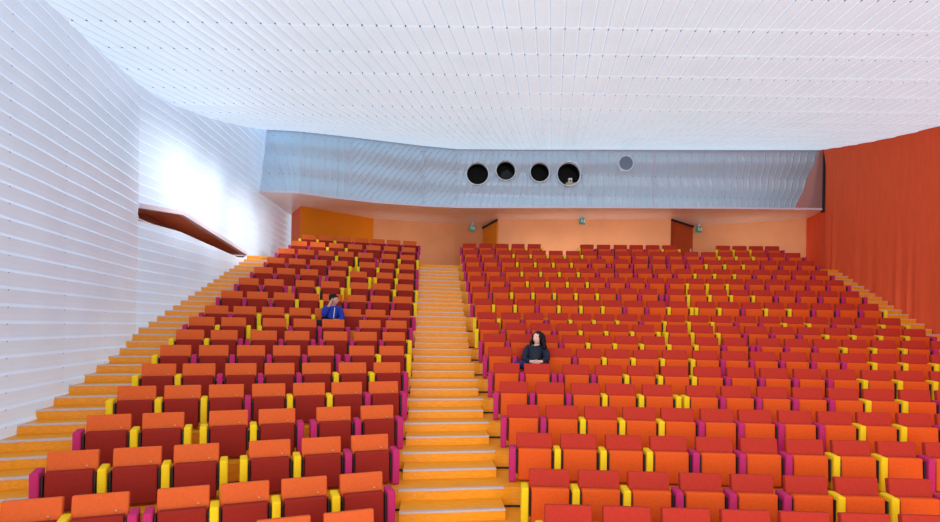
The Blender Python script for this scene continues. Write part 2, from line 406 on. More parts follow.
for key, fab in (('Y', 'yellow_fabric'), ('M', 'magenta_fabric')):
    for low in (0, 1):
        q = to_mesh('armrest', arm_bm(.098 if low else .004)); q.materials.append(M[fab]); me['arm', key, low] = q
q = to_mesh('hinge_bracket', bracket_bm()); q.materials.append(M['black_metal']); me['bracket'] = q
q = to_mesh('number_tag', tag_bm()); q.materials.append(M['tag_metal']); me['tag'] = q
for k, q in me.items():
    if k not in ('bracket', 'tag'):
        for p in q.polygons: p.use_smooth = True
def part(name, mesh, parent, loc=(0, 0, 0)):
    o = bpy.data.objects.new(name, mesh); C.objects.link(o); o.parent = parent; o.location = loc; return o
far_bm = bmesh.new()
far_mats = ['orange_fabric_lit', 'red_fabric', 'yellow_fabric', 'magenta_fabric', 'black_metal', 'deep_orange_fabric', 'red_fabric_lit']
def add_far(mesh, mat4, mi):
    n0 = len(far_bm.verts); f0 = len(far_bm.faces)
    far_bm.from_mesh(mesh); far_bm.verts.ensure_lookup_table(); far_bm.faces.ensure_lookup_table()
    for v in far_bm.verts[n0:]: v.co = mat4 @ v.co
    for f in far_bm.faces[f0:]: f.material_index = mi; f.smooth = True
COL = {'Y': 'yellow', 'M': 'magenta'}
SAT = {('L', 10, 4), ('R', 7, 1)}
sit_at = {}
n_ind = 0
for b, r, ts, arms in SEATS:
    th, d = row_line(b, r); low = 1 if r >= 10 else 0
    seats = []                                            # (t, own arms [(x offset, colour)])
    i = 0
    for run in arms.split('|'):
        toks = run.split(); n = len(toks) - 1
        run_ts = ts[i:i + n]; i += n
        for k, t in enumerate(run_ts):
            own = []
            lt, rt = toks[k], toks[k + 1]
            prev_edge = run_ts[k - 1] + .446 if k else None
            if k == 0 or len(lt) == 2: own.append((-.223 - .052, lt[-1]))
            else: own.append(((prev_edge - t) / 2 - .223, lt[0]))
            if k == n - 1 or len(rt) == 2: own.append((.223 + .052, rt[0]))
            seats.append((t + .223, own, lt, rt))
    for k, (tc, own, lt, rt) in enumerate(seats):
        x, y = on_row(b, r, tc)
        loc = W(x, y, ZT[r] - .57)
        bf, sf = ('orange_fabric_lit', 'red_fabric') if b == 'L' else ('red_fabric_lit', 'deep_orange_fabric')
        from_aisle = len(seats) - k if b == 'L' else k + 1
        individual = r <= 14 or (r == 15 and b == 'R' and k < 2)
        sat = (b, r, k) in SAT
        if not individual:
            m4 = Matrix.Translation(loc) @ Matrix.Rotation(-th, 4, 'Z')
            add_far(me['backrest', bf], m4, far_mats.index(bf)); add_far(me['seat', sf], m4, far_mats.index(sf))
            add_far(me['bracket'], m4, 4)
            for ax, c in own: add_far(me['arm', c, low], m4 @ Matrix.Translation((ax, 0, 0)), 2 if c == 'Y' else 3)
            continue
        n_ind += 1
        cols = [COL[c] for _, c in own]
        armtxt = f'{cols[0]} armrest' if len(cols) == 1 else (f'{cols[0]} armrests' if cols[0] == cols[1] else f'{cols[0]} and {cols[1]} armrests')
        base = 'orange-backed seat' if b == 'L' else 'red-backed seat'
        if sat: base = base.replace('seat', 'occupied seat')
        lab = f'{base}, {armtxt}, {WORDS[r]} row up, {WORDS[from_aisle]} from central stairs'
        root = thing('theatre_seat', loc, lab, 'seat', 'folding theatre seats on the orange-backed side' if b == 'L' else 'folding theatre seats on the red-backed side', -th)
        part('backrest', me['backrest', bf], root)
        part('seat', me['seat_down' if sat else 'seat', sf], root)
        part('hinge_bracket', me['bracket'], root)
        for ax, c in own: part('armrest', me['arm', c, low], root, (ax, 0, 0))
        if b == 'L' and r <= 6: part('number_tag', me['tag'], root)
        if sat: sit_at[b] = (loc, -th)
print('individual seats', n_ind)
fo = obj('upper_seating', far_bm, [M[k] for k in far_mats])
tag(fo, 'top rows of folding seats below the back wall', 'seating', kind='stuff')

# ------------------------------------------------------------------ ceiling
BAND = [   # (foot, head) of the grey gallery front, seam by seam from the corrugated wall to the red wall
    ((-6.42, 17.47, 3.98), (-6.52, 18.0, 6.05)), ((-5.62, 17.52, 3.99), (-6.4, 18.0, 6.05)), ((-5.21, 17.56, 3.98), (-5.33, 18.05, 6.02)),
    ((-3.89, 18.5, 4.0), (-3.91, 18.6, 6.05)), ((-1.62, 19.56, 4.0), (-1.62, 19.25, 6.01)), ((-.51, 19.81, 4.0), (-.53, 19.5, 6.0)),
    ((1.75, 19.9, 4.0), (1.68, 19.45, 6.0)), ((4.0, 19.98, 4.0), (3.85, 19.4, 6.02)), ((6.31, 20.11, 4.0), (6.03, 19.3, 6.02)),
    ((8.76, 20.24, 4.0), (8.28, 19.2, 6.02)), ((11.22, 20.45, 4.0), (11.4, 19.05, 6.02))]
REAR = [(t[0], t[1]) for b_, t in BAND]
REARZ = [(t[0], t[2]) for b_, t in BAND]
def ceil_z(x, y):
    z = 4.25 + .08 * (y - 8.2)
    yr, zr = interp(x, REAR), interp(x, REARZ)
    if y > 12:
        e = zr - (4.25 + .08 * (yr - 8.2))
        z += e * max(0, (y - 12) / (yr - 12)) ** 1.35
    return z
bm = bmesh.new(); uvl = bm.loops.layers.uv.new('sheet')
PITCH = .205; DY = .95
prof = [(0, 0), (.03, -.008), (.07, -.008), (.10, 0), (.58, -.012)]
cols = []
k0, k1 = int(-11.5 / PITCH), int(12.8 / PITCH)
for k in range(k0, k1):
    for f, h in prof: cols.append(((k + f) * PITCH, h))
ys = []
y = .6
while y < 19.4:
    ys += [(y, 0), (y + .12, -.003), (y + DY * .55, .009), (y + DY - .03, .009)]
    y += DY
ys = [(yy / 19.6, h) for yy, h in ys] + [(1.0, 0)]
grid = []
for t, hy in ys:
    line = []
    for u, h in cols:
        yy = t * 19.6; x = u + .14 * (yy - 8)
        yr = interp(x, REAR) + .05
        k = max(0, (t - .6) / .4)
        yy = yy - .0154 * x * (1 - k) + (yr - 19.6) * k * k; x = u + .14 * (yy - 8)
        v = bm.verts.new(W(x, yy, ceil_z(x, yy) + h + hy)); line.append((v, u / PITCH + .5 - .075, (yy - .6) / DY + .5))
    grid.append(line)
for A, B in zip(grid, grid[1:]):
    for i in range(len(cols) - 1):
        q = [A[i], A[i + 1], B[i + 1], B[i]]
        if min(p[0].co.x for p in q) > 12.4 or max(p[0].co.x for p in q) < -7.2: continue
        f = bm.faces.new([p[0] for p in q][::-1])
        for lp, p in zip(f.loops, q[::-1]): lp[uvl].uv = (p[1], p[2])
bmesh.ops.delete(bm, geom=[v for v in bm.verts if not v.link_faces], context='VERTS')
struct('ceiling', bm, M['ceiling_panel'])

# ------------------------------------------------------------------ left wall of ribbed sheets, with its slot
RIB = .205
rib_prof = [(0, 0), (.35, .004), (.72, .014), (.80, .017), (.97, .001)]      # offset into the room
lower_plan = [(1.0, -4.34), (11.0, -6.34), (21.0, -6.34)]
upper_plan = [(1.0, -4.34), (11.0, -6.34), (12.45, -6.27), (18.0, -6.42), (21.4, -6.60)]
slot_lo = [(11.0, 1.93), (12.5, 1.98), (15.95, 1.80), (16.4, 1.95)]
slot_hi = [(11.0, 2.17), (12.5, 2.33), (16.4, 1.95)]
bm = bmesh.new(); uvl = bm.loops.layers.uv.new('sheet')
def wall_sheet(plan, y0, y1, lo, hi):
    nodes = sorted({round(y0 + (y1 - y0) * i / max(1, int((y1 - y0) / .3)), 3) for i in range(int((y1 - y0) / .3) + 1)} | {y0, y1} | {p[0] for p in plan if y0 < p[0] < y1})
    zs = []
    k = int(floor(-3.0 / RIB))
    while k * RIB < 7:
        for f, h in rib_prof: zs.append(((k + f) * RIB, h))
        k += 1
    seams = [6.9 + 1.35 * i for i in range(12)]
    for a, b in zip(nodes, nodes[1:]):
        mid = (a + b) / 2
        za = [max(lo(a), min(hi(a), z)) for z, h in zs]; zb = [max(lo(b), min(hi(b), z)) for z, h in zs]
        def wob(yy, z):                              # each sheet bellies a little between its fixing lines
            s = ((yy - 6.9) / 1.35) % 1.0
            return .014 * sin(pi * s) + .006 * sin(z * 2.1 + yy * .9)
        VA = [bm.verts.new(W(interp(a, plan) + h + wob(a, z), a, za[i])) for i, (z, h) in enumerate(zs)]
        VB = [bm.verts.new(W(interp(b, plan) + h + wob(b, z), b, zb[i])) for i, (z, h) in enumerate(zs)]
        for i in range(len(zs) - 1):
            if za[i + 1] - za[i] < 1e-4 and zb[i + 1] - zb[i] < 1e-4: continue
            f = bm.faces.new((VA[i], VB[i], VB[i + 1], VA[i + 1]))
            uv = [(a, i), (b, i), (b, i + 1), (a, i + 1)]
            for lp, (yy, ii) in zip(f.loops, uv): lp[uvl].uv = ((yy - 6.9) / 1.35 + .5, zs[ii][0] / RIB + .5 - .76)
top = lambda y: ceil_z(-6.2, y) + .35
wall_sheet(lower_plan, 1.0, 11.0, lambda y: -2.6, top)
wall_sheet(lower_plan, 11.0, 16.4, lambda y: -2.6, lambda y: interp(y, slot_lo))
wall_sheet(upper_plan, 11.0, 16.4, lambda y: interp(y, slot_hi), top)
wall_sheet(upper_plan, 16.4, 21.4, lambda y: 1.6, lambda y: top(min(y, 18.2)))
bmesh.ops.remove_doubles(bm, verts=bm.verts, dist=.0004)
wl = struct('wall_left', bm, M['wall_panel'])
# the slot's lining
bm = bmesh.new()
def sx(y, k): return -6.34 - k if k else interp(y, upper_plan)
yy = [11.0, 12.5, 14.2, 15.95, 16.4]
for a, b in zip(yy, yy[1:]):
    la, lb, ha, hb = interp(a, slot_lo), interp(b, slot_lo), interp(a, slot_hi), interp(b, slot_hi)
    xa, xb = interp(a, upper_plan) - .01, interp(b, upper_plan) - .01
    poly(bm, [W(xa, a, ha), W(xb, b, hb), W(-7.0, b, hb - .0), W(-7.0, a, ha - .0)], 1)          # soffit of the slot
    poly(bm, [W(-7.0, a, la - .3), W(-7.0, b, lb - .3), W(-7.0, b, hb), W(-7.0, a, ha)], 0)     # back of the slot
    poly(bm, [W(-7.0, a, la - .02), W(-6.36, a, la - .02), W(-6.36, b, lb - .02), W(-7.0, b, lb - .02)], 0)
poly(bm, [W(-7.0, 11.02, 1.7), W(-6.37, 11.02, 1.7), W(-6.37, 11.02, 2.4), W(-7.0, 11.02, 2.4)], 0)
wdw = struct('window_1', bm, [M['slot_brown'], M['slot_red']])
bm = bmesh.new()
for (a, za), (b, zb) in (((11.2, 2.10), (13.2, 1.99)), ((13.2, 1.99), (14.6, 1.92))):
    tube(bm, W(-6.7, a, za), W(-6.7, b, zb), .022, n=8)
obj('window_frame', bm, M['white'], wdw)
bm = bmesh.new()                                                # pale lip along the top of the slot
for a, b in zip(yy, yy[1:]):
    xa, xb = interp(a, upper_plan), interp(b, upper_plan); ha, hb = interp(a, slot_hi), interp(b, slot_hi)
    poly(bm, [W(xa + .05, a, ha), W(xb + .05, b, hb), W(xb + .05, b, hb + .09), W(xa + .05, a, ha + .09)])
    poly(bm, [W(xa - .05, a, ha - .005), W(xb - .05, b, hb - .005), W(xb + .05, b, hb), W(xa + .05, a, ha)])
    poly(bm, [W(xa - .05, a, ha + .1), W(xa + .05, a, ha + .09), W(xb + .05, b, hb + .09), W(xb - .05, b, hb + .1)])
struct('trim_2', bm, M['lip'])

# ------------------------------------------------------------------ right wall: red fabric, loosely pleated lower down
bm = bmesh.new()
ny, nz = 420, 30
rows_ = []
for i in range(ny + 1):
    y = 1 + (18.62 - 1) * i / ny
    ph = y * 9.0 + 2.2 * sin(y * 1.3) + 1.5 * sin(y * 3.1)
    line = []
    for j in range(nz + 1):
        t = j / nz; z = -2.6 + (ceil_z(11, min(y, 18.9)) + .1 + 2.6) * t
        hgt = z - (interp(y, [(5, -1.2), (13, .1), (18, 2.0)]))
        k = max(0, min(1, 1 - hgt / 2.6)); k = k * k * (3 - 2 * k)
        amp = .022 * k * (.45 + .55 * sin(y * .9 + 1) ** 2)
        cove = .10 * max(0, (t - .90) / .10) ** 2
        line.append(bm.verts.new(W(wall_right_x(y) - amp * (sin(ph) + .5 * sin(ph * 1.7 + z * .4)) - cove, y, z)))
    rows_.append(line)
for A, B in zip(rows_, rows_[1:]):
    for j in range(nz): bm.faces.new((A[j], A[j + 1], B[j + 1], B[j]))
struct('wall_right', bm, M['wall_red'], True)
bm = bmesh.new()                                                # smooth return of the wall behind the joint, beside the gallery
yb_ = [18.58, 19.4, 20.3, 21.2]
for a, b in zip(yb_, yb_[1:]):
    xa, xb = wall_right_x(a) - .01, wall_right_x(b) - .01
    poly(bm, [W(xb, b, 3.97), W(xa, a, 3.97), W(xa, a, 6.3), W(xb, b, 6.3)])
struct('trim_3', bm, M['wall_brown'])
bm = bmesh.new()
for a, b in zip(yb_, yb_[1:]):
    xa, xb = wall_right_x(a) - .01, wall_right_x(b) - .01
    poly(bm, [W(xb, b, 1.6), W(xa, a, 1.6), W(xa, a, 3.97), W(xb, b, 3.97)])
struct('trim_4', bm, M['wall_red'])
bm = bmesh.new()
xj = wall_right_x(18.62)
box(bm, W(xj - .055, 18.60, 3.9), W(xj + .05, 18.68, 6.25)); box(bm, W(xj - .06, 18.68, 3.90), W(xj + .3, 18.72, 3.96))
struct('trim_5', bm, M['black_trim'])

# ------------------------------------------------------------------ back wall under the gallery
BACK = [((-6.45, 20.75), (-5.71, 19.36), 'back_red'), ((-5.71, 19.36), (-3.62, 21.39), 'back_orange_deep'), ((-3.62, 21.39), (-.64, 22.36), 'back_orange'),
        ((-.64, 22.36), (.45, 22.93), 'back_orange'), ((.95, 21.09), (7.06, 20.56), 'back_orange'), ((8.34, 21.86), (11.75, 20.12), 'back_orange')]
bm = bmesh.new(); mats = ['back_red', 'back_orange_deep', 'back_orange']
for a, b, m in BACK: poly(bm, [W(*a, 1.7), W(*b, 1.7), W(*b, 3.99), W(*a, 3.99)], mats.index(m))
struct('wall_back', bm, [M[m] for m in mats])
def door_pair(name, a, b, mat, split):
    bm = bmesh.new(); poly(bm, [W(*a, 1.7), W(*b, 1.7), W(*b, 3.985), W(*a, 3.985)])
    d = struct(name, bm, mat)
    u = Vector((b[0] - a[0], b[1] - a[1])); L = u.length; u.normalize(); n = Vector((u.y, -u.x))
    for k0_, k1_ in split:
        bm = bmesh.new()
        p, q = (a[0] + u.x * L * k0_, a[1] + u.y * L * k0_), (a[0] + u.x * L * k1_, a[1] + u.y * L * k1_)
        prism(bm, [(p[0] + n.x * .03, p[1] + n.y * .03), (q[0] + n.x * .03, q[1] + n.y * .03), q, p], LAND + .01, 3.84)
        leaf = obj('door_leaf', bm, mat, d)
        bm = bmesh.new(); m = lerp(p, q, .88 if k0_ < .4 else .12); c = W(m[0] + n.x * .05, m[1] + n.y * .05, LAND + 1.0)
        box(bm, c - Vector((.02, .02, .12)), c + Vector((.02, .02, .12)), .006, 1); obj('door_handle', bm, M['white'], leaf)
    bm = bmesh.new()
    prism(bm, [(a[0] + n.x * .05, a[1] + n.y * .05), (b[0] + n.x * .05, b[1] + n.y * .05), b, a], 3.91, 3.965)
    obj('door_frame', bm, M['black_trim'], d)
door_pair('door_1', (.45, 22.93), (.95, 21.09), M['door_orange'], ((.04, .49), (.51, .96)))
door_pair('door_2', (7.06, 20.56), (8.34, 21.86), M['door_red'], ((.12, .94),))

# ------------------------------------------------------------------ soffit under the gallery, with its pale lip
SF = [(-6.5, 17.38), (-5.2, 17.52), (-4.43, 18.05), (-3.13, 18.68), (-1.58, 19.1), (-.5, 19.25), (.27, 19.23), (3.79, 18.95), (8.08, 18.7), (11.33, 18.66)]
bm = bmesh.new()
Z0, Z1 = 3.97, 4.03
backs = [(-6.6, 20.9), (-5.6, 21.2), (-4.6, 21.8), (-3.2, 22.4), (-1.6, 23.1), (-.5, 23.4), (.3, 23.4), (3.8, 23), (8.1, 22.6), (12.3, 21.2)]
for i in range(len(SF) - 1):
    a, b, c, d = SF[i], SF[i + 1], backs[i + 1], backs[i]
    poly(bm, [W(*a, Z0), W(*d, Z0), W(*c, Z0), W(*b, Z0)], 0)
    poly(bm, [W(*a, Z1), W(*b, Z1), W(*c, Z1), W(*d, Z1)], 0)
    poly(bm, [W(*a, Z0), W(*b, Z0), W(*b, Z1), W(*a, Z1)], 1)
struct('trim_6', bm, [M['soffit'], M['lip']])

# ------------------------------------------------------------------ grey ribbed gallery front with portholes
HOLES = [((.173, 5.204), .366), ((1.124, 5.322), .320), ((2.273, 5.287), .320), ((3.255, 5.243), .386), ((5.141, 5.599), .232)]
def band_pt(s, t):
    i = min(int(s), len(BAND) - 2); f = s - i
    b = Vector(BAND[i][0]).lerp(Vector(BAND[i + 1][0]), f); h = Vector(BAND[i][1]).lerp(Vector(BAND[i + 1][1]), f)
    return b.lerp(h, t)
skew = [-.5, 0, .0, .75, .75, .25, .02, -.02, -.04, -.06]
bm = bmesh.new(); uvl = bm.loops.layers.uv.new('sheet')
for seg in range(len(BAND) - 1):
    wid = ((Vector(BAND[seg][0]) - Vector(BAND[seg + 1][0])).length + (Vector(BAND[seg][1]) - Vector(BAND[seg + 1][1])).length) / 2
    n = max(4, int(wid / .032)); m = 56
    g = []
    for i in range(n + 1):
        line = []
        for j in range(m + 1):
            f, t = i / n, j / m
            p = band_pt(seg + min(f, .99999), t)
            u = f * wid - skew[seg] * (t * 2.05) * (1 if seg not in (3, 4) else 1)
            c = (u / .21) % 1.0
            rib = .026 * max(0, 1 - abs(c - .5) / .13)
            edge = min(f, 1 - f) * wid
            roll = .045 * sin(t * 2.05 / .72 * 2 * pi + u * .5 * (1 if seg in (3, 4) else .0))
            dn = (rib + roll) * (1 if seg not in (0,) else .7)
            q = p + Vector((0, -1, 0)) * (dn if 0 < t < 1 else 0)
            line.append((bm.verts.new(W(*q)), (u / .21 + .0, t * 2.05 / .62 + .5)))
        g.append(line)
    for i in range(n):
        for j in range(m):
            q = [g[i][j], g[i + 1][j], g[i + 1][j + 1], g[i][j + 1]]
            c = sum((p[0].co for p in q), Vector()) / 4
            if any((c.x - hx) ** 2 + (c.z - EYE - hz) ** 2 < (hr + .012) ** 2 for (hx, hz), hr in HOLES): continue
            f = bm.faces.new([p[0] for p in q])
            for lp, p in zip(f.loops, q): lp[uvl].uv = p[1]
bmesh.ops.delete(bm, geom=[v for v in bm.verts if not v.link_faces], context='VERTS')
struct('wall_gallery', bm, M['gallery_panel'])
# seams between the gallery sheets
bm = bmesh.new()
for i in (1, 2, 3, 4, 5, 6, 7, 8, 9):
    b, h = Vector(BAND[i][0]), Vector(BAND[i][1]); off = Vector((0, -.045, 0))
    tube(bm, W(*(b + off)), W(*(h + off)), .009, n=6)
struct('trim_7', bm, M['lip'])
def hole_y(x, z):
    best = None
    for k in range(0, 1001):
        s = k / 100
        if s >= 10: break
        i = min(int(s), 9)
        b, h = Vector(BAND[i][0]), Vector(BAND[i][1])
        t = (z - b.z) / (h.z - b.z); p = band_pt(min(s, 9.999), t)
        e = abs(p.x - x)
        if best is None or e < best[0]: best = (e, p.y)
    return best[1]
names = ['dark round porthole, first along the grey gallery front from the corrugated wall', 'smaller dark porthole with a projector lens glinting inside, second along the gallery front',
         'plain dark porthole, third along the grey gallery front', 'dark porthole with a small white projector on a beige box, fourth along the gallery', 'small flat grey porthole set high, last along the gallery front']
for idx, (((hx, hz), hr), lab) in enumerate(zip(HOLES, names)):
    y = hole_y(hx, hz)
    root = thing('porthole', W(hx, y, hz), lab, 'porthole', 'round portholes in the gallery front')
    bm = bmesh.new(); n = 48; prof = [(hr + .03, -.060), (hr + .026, -.068), (hr + .004, -.068), (hr - .004, -.055), (hr - .004, .09)]
    rings = [[bm.verts.new((R * cos(2 * pi * i / n), yy, R * sin(2 * pi * i / n))) for i in range(n)] for R, yy in prof]
    for A, B in zip(rings, rings[1:]):
        for i in range(n): bm.faces.new((A[i], B[i], B[(i + 1) % n], A[(i + 1) % n]))
    obj('rim', bm, M['rim'], root, True)
    bm = bmesh.new()
    if idx < 4:
        dep = .9
        A = [bm.verts.new(((hr + .03) * cos(2 * pi * i / n), .05, (hr + .03) * sin(2 * pi * i / n))) for i in range(n)]
        B = [bm.verts.new(((hr + .10) * cos(2 * pi * i / n), dep, (hr + .10) * sin(2 * pi * i / n))) for i in range(n)]
        for i in range(n): bm.faces.new((A[i], A[(i + 1) % n], B[(i + 1) % n], B[i]))
        bm.faces.new(B[::-1]); obj('housing', bm, M['dark'], root)
    else:
        A = [bm.verts.new((hr * cos(2 * pi * i / n), -.045, hr * sin(2 * pi * i / n))) for i in range(n)]
        bm.faces.new(A); obj('pane', bm, M['grey_pane'], root)
    if idx == 1:
        bm = bmesh.new(); tube(bm, (.02, .5, -.16), (.02, .12, -.16), .17, .2, 24)
        hs = obj('projector_barrel', bm, M['dark'], root)
        bm = bmesh.new(); bmesh.ops.create_uvsphere(bm, u_segments=16, v_segments=10, radius=.06, matrix=Matrix.Translation((.05, .16, .0)) @ Matrix.Diagonal((1, .5, 1, 1)))
        obj('lens', bm, M['lens'], root, True)
x0, z0 = HOLES[3][0]; y0 = hole_y(x0, z0)
pr = thing('projector', W(x0 + .10, y0 + .35, z0 - .30), 'small white projector on a beige box inside the fourth porthole', 'projector')
bm = bmesh.new(); box(bm, (-.15, -.12, -.06), (.2, .12, .09), .01, 1); obj('box_stand', bm, M['beige'], pr)
bm = bmesh.new(); box(bm, (-.06, -.08, .09), (.07, .08, .25), .015, 2); hb = obj('housing', bm, M['white'], pr)
bm = bmesh.new(); tube(bm, (.005, -.10, .15), (.005, -.08, .15), .03, n=16); obj('lens', bm, M['dark'], hb)

# ------------------------------------------------------------------ emergency exit signs
def exit_sign(x, y, z, label):
    root = thing('exit_sign', W(x, y, z), label, 'exit sign', 'hanging exit signs')
    bm = bmesh.new(); box(bm, (-.11, -.05, -.11), (.11, .05, .11), .012, 2)
    for v in bm.verts:
        if v.co.z > .05: v.co.x *= .82
    bd = obj('sign_body', bm, M['teal'], root)
    bm = bmesh.new(); box(bm, (-.035, -.02, .11), (.035, .02, 3.97 - z), .003, 1); obj('bracket', bm, M['lip'], root)
    bm = bmesh.new()                                             # running figure and doorway, cut flat on the face
    def fl(pts): 
        vs = [bm.verts.new((px, -.053, pz)) for px, pz in pts]; bm.faces.new(vs)
    fl([(-.02 + .014 * cos(a * pi / 5), .066 + .014 * sin(a * pi / 5)) for a in range(10)])
    fl([(-.04, .046), (-.022, -.004), (.002, .002), (-.012, .05)])
    fl([(-.012, .044), (.022, .024), (.018, .014), (-.012, .032)]); fl([(-.04, .044), (-.064, .02), (-.056, .014), (-.034, .034)])
    fl([(-.022, .0), (.002, .002), (.022, -.03), (.034, -.06), (.022, -.064), (.008, -.034)]); fl([(-.024, .002), (-.006, -.002), (-.028, -.036), (-.06, -.046), (-.062, -.036), (-.036, -.026)])
    fl([(.05, -.066), (.086, -.066), (.086, .07), (.05, .07)])
    obj('pictogram', bm, M['white'], root)
    return root
exit_sign(.03, 22.1, 3.79, 'teal exit sign hanging above the head of the central stairs')
exit_sign(3.87, 20.35, 3.80, 'teal exit sign under the soffit in front of the wide orange back wall')
exit_sign(8.40, 21.45, 3.77, 'teal exit sign hanging beside the dark red door recess')

# ------------------------------------------------------------------ people
def skin_mesh(name, nodes, edges, mat, sub=1):
    """nodes {key: (x, y, z, radius)}; grown with a skin modifier, rooted at the first node"""
    keys = list(nodes); idx = {k: i for i, k in enumerate(keys)}
    m = bpy.data.meshes.new(name)
    m.from_pydata([nodes[k][:3] for k in keys], [(idx[a], idx[b]) for a, b in edges], [])
    o = bpy.data.objects.new(name, m); C.objects.link(o)
    sk = o.modifiers.new('skin', 'SKIN'); sk.use_smooth_shade = True
    if not m.skin_vertices: 
        m.attributes  # the modifier's layer is created with the modifier
    layer = m.skin_vertices[0].data if m.skin_vertices else None
    if layer is None: raise RuntimeError('no skin layer')
    for k in keys: layer[idx[k]].radius = (nodes[k][3], nodes[k][4] if len(nodes[k]) > 4 else nodes[k][3])
    layer[0].use_root = True
    ss = o.modifiers.new('sub', 'SUBSURF'); ss.levels = sub; ss.render_levels = sub
    dg = bpy.context.evaluated_depsgraph_get(); dg.update()
    me2 = bpy.data.meshes.new_from_object(o.evaluated_get(dg)); me2.name = name
    bpy.data.objects.remove(o); bpy.data.meshes.remove(m)
    me2.materials.clear(); me2.materials.append(mat)
    for p in me2.polygons: p.use_smooth = True
    return me2
def hand_nodes(nodes, edges, wrist, palm, tip_dir, side, curl, key, r=.0085):
    """five fingers of unequal length beyond the palm, the thumb from its side"""
    pv = Vector(nodes[palm][:3]); f = Vector(tip_dir).normalized(); s = Vector(side).normalized(); c = Vector(curl).normalized()
    for i, (off, ln) in enumerate(((-.03, .062), (-.010, .074), (.010, .07), (.029, .055))):
        a = pv + s * off + f * .035; b = a + f * ln * .5 + c * .006; d = b + f * ln * .35 + c * .022
        ks = [f'{key}f{i}{q}' for q in 'abd']
        for k_, v in zip(ks, (a, b, d)): nodes[k_] = (*v, r)
        edges += [(palm, ks[0]), (ks[0], ks[1]), (ks[1], ks[2])]
    a = pv - s * .04 - f * .01 + c * .01; b = a - s * .018 + f * .035 + c * .012
    nodes[key + 'ta'] = (*a, .011); nodes[key + 'tb'] = (*b, .009); edges += [(palm, key + 'ta'), (key + 'ta', key + 'tb')]
def head_bm(yaw, pitch, centre, scale=1.0):
    """head with brow, nose, chin and ears, facing -y before turning"""
    bm = bmesh.new(); bmesh.ops.create_icosphere(bm, subdivisions=4, radius=1)
    for v in bm.verts:
        x, y, z = v.co
        wx = .074 * (1 - .22 * max(0, -z) ** 1.5); wy = .094; wz = .115
        p = Vector((x * wx, y * wy, z * wz))
        if y < 0:
            fx = abs(p.x)
            if z < -.35: p.y += -.010 * max(0, 1 - fx / .04) + .012 * (-z - .35)        # chin
            nose = math.exp(-(fx / .012) ** 2) * math.exp(-((p.z + .012) / .022) ** 2); p.y -= .024 * nose
            brow = math.exp(-((p.z - .022) / .010) ** 2) * math.exp(-(fx / .05) ** 2); p.y -= .004 * brow
            sock = math.exp(-((p.z - .004) / .012) ** 2) * math.exp(-((fx - .03) / .014) ** 2); p.y += .008 * sock
            mouth = math.exp(-((p.z + .052) / .008) ** 2) * math.exp(-(fx / .022) ** 2); p.y -= .005 * mouth
        ear = math.exp(-((p.y - .004) / .018) ** 2) * math.exp(-((p.z + .005) / .028) ** 2) * max(0, abs(x) - .6); p.x += .03 * ear * (1 if x > 0 else -1)
        v.co = p * scale
    bm.transform(Matrix.Translation(centre) @ Matrix.Rotation(yaw, 4, 'Z') @ Matrix.Rotation(pitch, 4, 'X'))
    return bm
def head_frame(yaw, pitch, centre): return Matrix.Translation(centre) @ Matrix.Rotation(yaw, 4, 'Z') @ Matrix.Rotation(pitch, 4, 'X')
def blob(bm, c, r, n=2):
    g = bmesh.ops.create_icosphere(bm, subdivisions=n, radius=1)
    for v in g['verts']: v.co = Vector((v.co.x * r[0], v.co.y * r[1], v.co.z * r[2])) + Vector(c)
    return g['verts']
def face_parts(body, H):
    for s in (-1, 1):
        bm = bmesh.new(); blob(bm, (s * .03, -.078, .004), (.011, .006, .006)); bm.transform(H); e = obj('eye', bm, M['eye_white'], body, True)
        bm = bmesh.new(); blob(bm, (s * .03, -.083, .004), (.0055, .003, .0055)); bm.transform(H); obj('iris', bm, M['iris'], e, True)
        bm = bmesh.new(); blob(bm, (s * .03, -.083, .022), (.016, .006, .0035)); bm.transform(H); obj('eyebrow', bm, M['hair'], body, True)
    bm = bmesh.new(); blob(bm, (0, -.086, -.052), (.02, .008, .007)); bm.transform(H); obj('mouth', bm, M['lips'], body, True)
def join_meshes(name, mesh_list, mats):
    bm = bmesh.new()
    for q in mesh_list: bm.from_mesh(q)
    me2 = to_mesh(name, bm); me2.materials.append(mats)
    for p in me2.polygons: p.use_smooth = True
    return me2
def shoe(parent, heel, toe, mat):
    h, t = Vector(heel), Vector(toe); d = (t - h); L = d.length; ang = math.atan2(d.x, -d.y)
    bm = bmesh.new(); box(bm, (-.042, -L, -.04), (.042, .02, .035), .022, 3)
    for v in bm.verts:
        if v.co.y < -L * .55: v.co.z = min(v.co.z, .012 - .02 * (-v.co.y / L - .55))
    bm.transform(Matrix.Translation(h) @ Matrix.Rotation(ang, 4, 'Z')); obj('shoe', bm, mat, parent, True)
def limb(nodes, edges, chain):
    for a, b in zip(chain, chain[1:]): edges.append((a, b))

